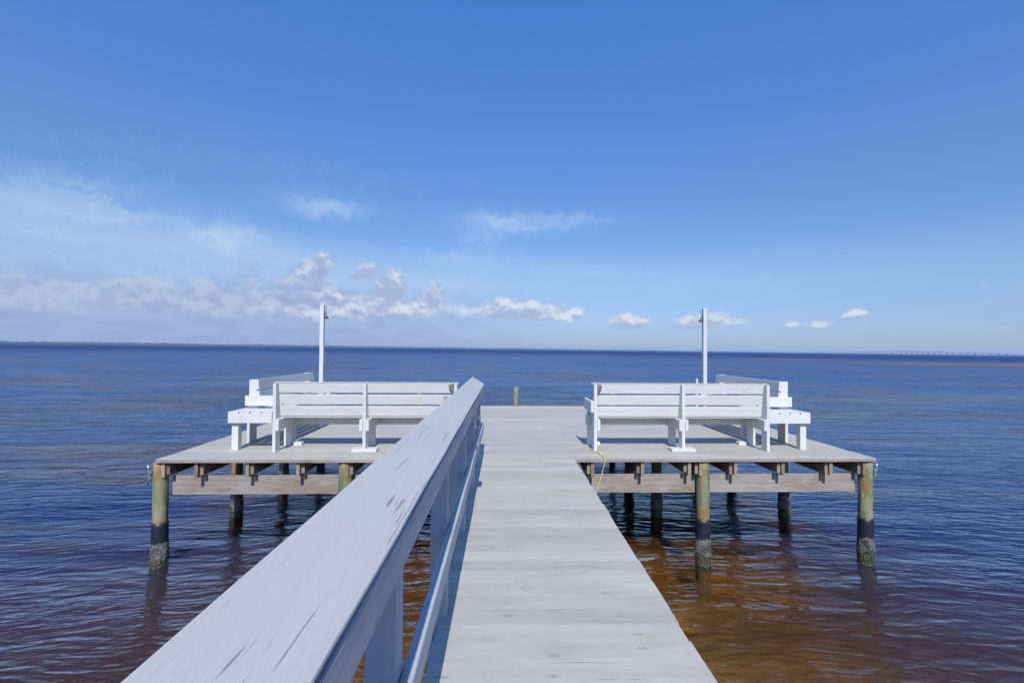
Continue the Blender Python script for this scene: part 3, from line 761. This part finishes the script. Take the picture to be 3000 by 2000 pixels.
mb = MB((5.05, 11.25, 0)); mb.box(5.028, 5.071, 11.25, 11.29, -.3, .722, bev=.004, axis=2); 
tag(mb.build('stake', M['bench'], base=(5.05, 11.25, 0)), 'thin short white stake sticking up beside the right tall post', 'stake')

# ------------------------------------------------------------------ cleats on the corner pilings
def cleat(u, sgn, label):
    t_ = thing('mooring_cleat', label, 'cleat', (u, 6.05, -.22), 'plat', 'metal cleats on the near corner pilings')
    x = u+sgn*.045
    mb = part(t_); mb.tube([(x+sgn*.012, 6.03, -.085), (x+sgn*.004, 6.03, -.13), (x-sgn*.004, 6.03, -.19), (x-sgn*.004, 6.03, -.25), (x+sgn*.004, 6.03, -.31), (x+sgn*.012, 6.03, -.355)], [.006, .009, .012, .012, .009, .006], 10)
    mb.build('horn', M['galv'], t_, smooth=True)
    mb = part(t_)
    for z in (-.185, -.255): mb.tube([(x, 6.03, z), (u-sgn*.012, 6.03, z)], [.012, .018], 10)
    mb.box(u-.012, u+.003, 5.995, 6.065, -.285, -.155, bev=.002); mb.build('foot', M['galv'], t_)
cleat(-4.395, -1, 'metal cleat on the piling at the near left corner of the platform')
cleat(5.135, +1, 'metal cleat on the piling at the near right corner of the platform')

# ------------------------------------------------------------------ yellow rope
def spline(pts, n=8):
    P = [Vector(p) for p in pts]; out = []
    for i in range(len(P)-1):
        p0, p1, p2, p3 = P[max(i-1, 0)], P[i], P[i+1], P[min(i+2, len(P)-1)]
        for k in range(n):
            t = k/n; out.append(.5*((2*p1)+(-p0+p2)*t+(2*p0-5*p1+4*p2-p3)*t*t+(-p0+3*p1-3*p2+p3)*t**3))
    out.append(P[-1]); return out
rp = thing('rope', 'thin yellow rope tied at the right bench foot and hanging over the platform edge', 'rope', (1.41, 6.3, 0), 'plat')
mb = part(rp)
mb.tube(spline([(1.385, 6.50, .02), (1.36, 6.42, .03), (1.37, 6.335, .03), (1.43, 6.335, .03), (1.445, 6.42, .03), (1.385, 6.50, .035)]), .004, 6)
mb.tube(spline([(1.36, 6.36, .02), (1.30, 6.42, .008), (1.26, 6.47, .008), (1.30, 6.36, .01), (1.40, 6.30, .02), (1.52, 6.27, .008), (1.60, 6.24, .008), (1.55, 6.20, .008), (1.44, 6.24, .02), (1.40, 6.29, .03)]), .0018, 6)
mb.build('loops', M['rope'], rp, smooth=True)
mb = part(rp); mb.tube([(1.425, 6.24, .014), (1.43, 6.21, .018), (1.44, 6.17, .018), (1.445, 6.15, .012)], [.005, .012, .012, .005], 8); mb.build('knot', M['rope'], rp, smooth=True)
mb = part(rp); mb.tube(spline([(1.40, 6.29, .02), (1.43, 6.20, .012), (1.44, 6.05, .008), (1.445, 5.945, .004), (1.443, 5.925, -.03), (1.36, 5.83, -.22), (1.20, 5.65, -.56), (1.0, 5.42, -.95), (.80, 5.2, -1.25)], 6), .0042, 6)
mb.build('strand', M['rope'], rp, smooth=True)

# ------------------------------------------------------------------ far shore and bridge
def gpt(px, d, z=0):   # point at depth d seen at photo column px (ground layout only)
    return Vector(((px-1478)/F_PX*d, d, z))
def far_shore():
    ctrl = [(-500, 2300), (0, 2700), (500, 3500), (1000, 4600), (1500, 6400), (1900, 8500), (2200, 12000), (2450, 17000)]
    lm = plain('shore_ground', (.16, .15, .10), .9, 0, .01, .2)
    tm = plain('far_woods', (.035, .055, .030), .9, 0, .02, .35)
    def X(i, t):
        a, b_ = ctrl[i], ctrl[i+1]; return a[0]+(b_[0]-a[0])*t, a[1]+(b_[1]-a[1])*t
    line = []
    for i in range(len(ctrl)-1):
        for k in range(40): line.append(gpt(*X(i, k/40)))
    bm = bmesh.new()
    rows = []
    for p in line:
        dr = p.normalized()
        rows.append([bm.verts.new(p+dr*o+Vector((0, 0, z))) for o, z in ((0, WZ-1), (8, WZ+1.2), (500, WZ+2.5), (520, WZ-1))])
    for a, b_ in zip(rows, rows[1:]):
        for k in range(3): bm.faces.new((a[k], b_[k], b_[k+1], a[k+1]))
    me = bpy.data.meshes.new('shore'); bm.to_mesh(me); bm.free(); me.materials.append(lm)
    o = bpy.data.objects.new('far_shore', me); C.objects.link(o); tag(o, kind='structure')
    # the woods: thousands of rounded crowns, read as one mass
    bm = bmesh.new(); r_ = random.Random(3)
    def crown(c, w, h):
        n = 6; rr = []
        for z, s in ((0, .75), (.35, 1.0), (.75, .8), (1, .25)):
            rr.append([bm.verts.new(c+Vector((math.cos(6.283*k/n)*w*s*r_.uniform(.8, 1.2), math.sin(6.283*k/n)*w*s, z*h))) for k in range(n)])
        for a, b_ in zip(rr, rr[1:]):
            for k in range(n): bm.faces.new((a[k], a[(k+1) % n], b_[(k+1) % n], b_[k]))
        bm.faces.new(rr[-1])
    for a, b_ in zip(line, line[1:]):
        L = (b_-a).length; m_ = max(2, int(L/16)); 
        if m_ > 14: m_ = 14
        for k in range(m_):
            for row in (25, 90):
                p = a.lerp(b_, (k+r_.random())/m_); dr = p.normalized()
                hh = (12+5*mnoise.noise(p*.002)+r_.uniform(-2, 3))*(1 if row < 50 else 1.15)
                crown(p+dr*(row+r_.uniform(-15, 15))+Vector((0, 0, WZ+1)), max(L/m_*.8, 8), hh)
    me = bpy.data.meshes.new('woods'); bm.to_mesh(me); bm.free(); me.materials.append(tm)
    o = bpy.data.objects.new('far_woods', me); C.objects.link(o); tag(o, kind='stuff')
far_shore()
def bridge():
    cm = plain('bridge_concrete', (.10, .10, .11), .8, 0, .05, .1)
    A, B = gpt(2380, 5600), gpt(3000, 3000); dirv = (B-A); L0 = dirv.length; dirv.normalize()
    L = L0+700
    br = bpy.data.objects.new('bridge', None); C.objects.link(br); br.location = A+Vector((0, 0, WZ)); br['_b'] = tuple(br.location)
    tag(br, 'long low concrete bridge with a raised middle on the right horizon', 'bridge')
    sd = dirv.cross(Vector((0, 0, 1)))
    def ht(s): return 6.5+19.5*math.exp(-((s-L0*.62)/(L0*.26))**2)
    bm = bmesh.new(); rows = []
    N = 90
    for i in range(N+1):
        s = L*i/N; p = dirv*s; h = ht(s)
        rows.append([bm.verts.new(p+sd*o+Vector((0, 0, z))) for o, z in ((-6, h-1.9), (6, h-1.9), (6, h+1.0), (-6, h+1.0))])
    for a, b_ in zip(rows, rows[1:]):
        for k in range(4): bm.faces.new((a[k], b_[k], b_[(k+1) % 4], a[(k+1) % 4]))
    bm.faces.new(rows[0]); bm.faces.new(rows[-1][::-1])
    bmesh.ops.recalc_face_normals(bm, faces=bm.faces[:])
    me = bpy.data.meshes.new('road_deck'); bm.to_mesh(me); bm.free(); me.materials.append(cm)
    o = bpy.data.objects.new('road_deck', me); C.objects.link(o); o.parent = br
    s = 30; 
    while s < L:
        bm = bmesh.new(); h = ht(s)-1.8
        for o_ in (-4, 4):
            r2 = bmesh.ops.create_cube(bm, size=1)
            for v in r2['verts']: v.co = Vector((v.co.x*2.4+sd.x*o_, v.co.y*2.4+sd.y*o_, (v.co.z-.5)*(h+3)+h-.6))
        r2 = bmesh.ops.create_cube(bm, size=1)
        for v in r2['verts']: v.co = sd*(v.co.x*11)+dirv*(v.co.y*2.6)+Vector((0, 0, v.co.z*1.4+h-.65))
        me = bpy.data.meshes.new('pier_leg'); bm.to_mesh(me); bm.free(); me.materials.append(cm)
        o = bpy.data.objects.new('bridge_pier', me); C.objects.link(o); o.parent = br; o.location = dirv*s
        s += 62
bridge()
# ------------------------------------------------------------------ haze
bm = bmesh.new(); bmesh.ops.create_cube(bm, size=1)
for v in bm.verts: v.co = Vector((v.co.x*50000, v.co.y*50000, 45 if v.co.z > 0 else WZ-10))
me = bpy.data.meshes.new('haze'); bm.to_mesh(me); bm.free()
hm = bpy.data.materials.new('sea_haze'); hm.use_nodes = True; t = NT(hm.node_tree); t.n.clear()
pv = t.new('ShaderNodeVolumePrincipled'); pv.inputs['Color'].default_value = (.62, .78, 1, 1); pv.inputs['Density'].default_value = 1.0e-4
out = t.new('ShaderNodeOutputMaterial'); t.l.new(pv.outputs[0], out.inputs['Volume']); me.materials.append(hm)
ho = bpy.data.objects.new('haze', me); C.objects.link(ho); tag(ho, kind='stuff')
for o in list(C.objects):
    if '_b' in o: del o['_b']
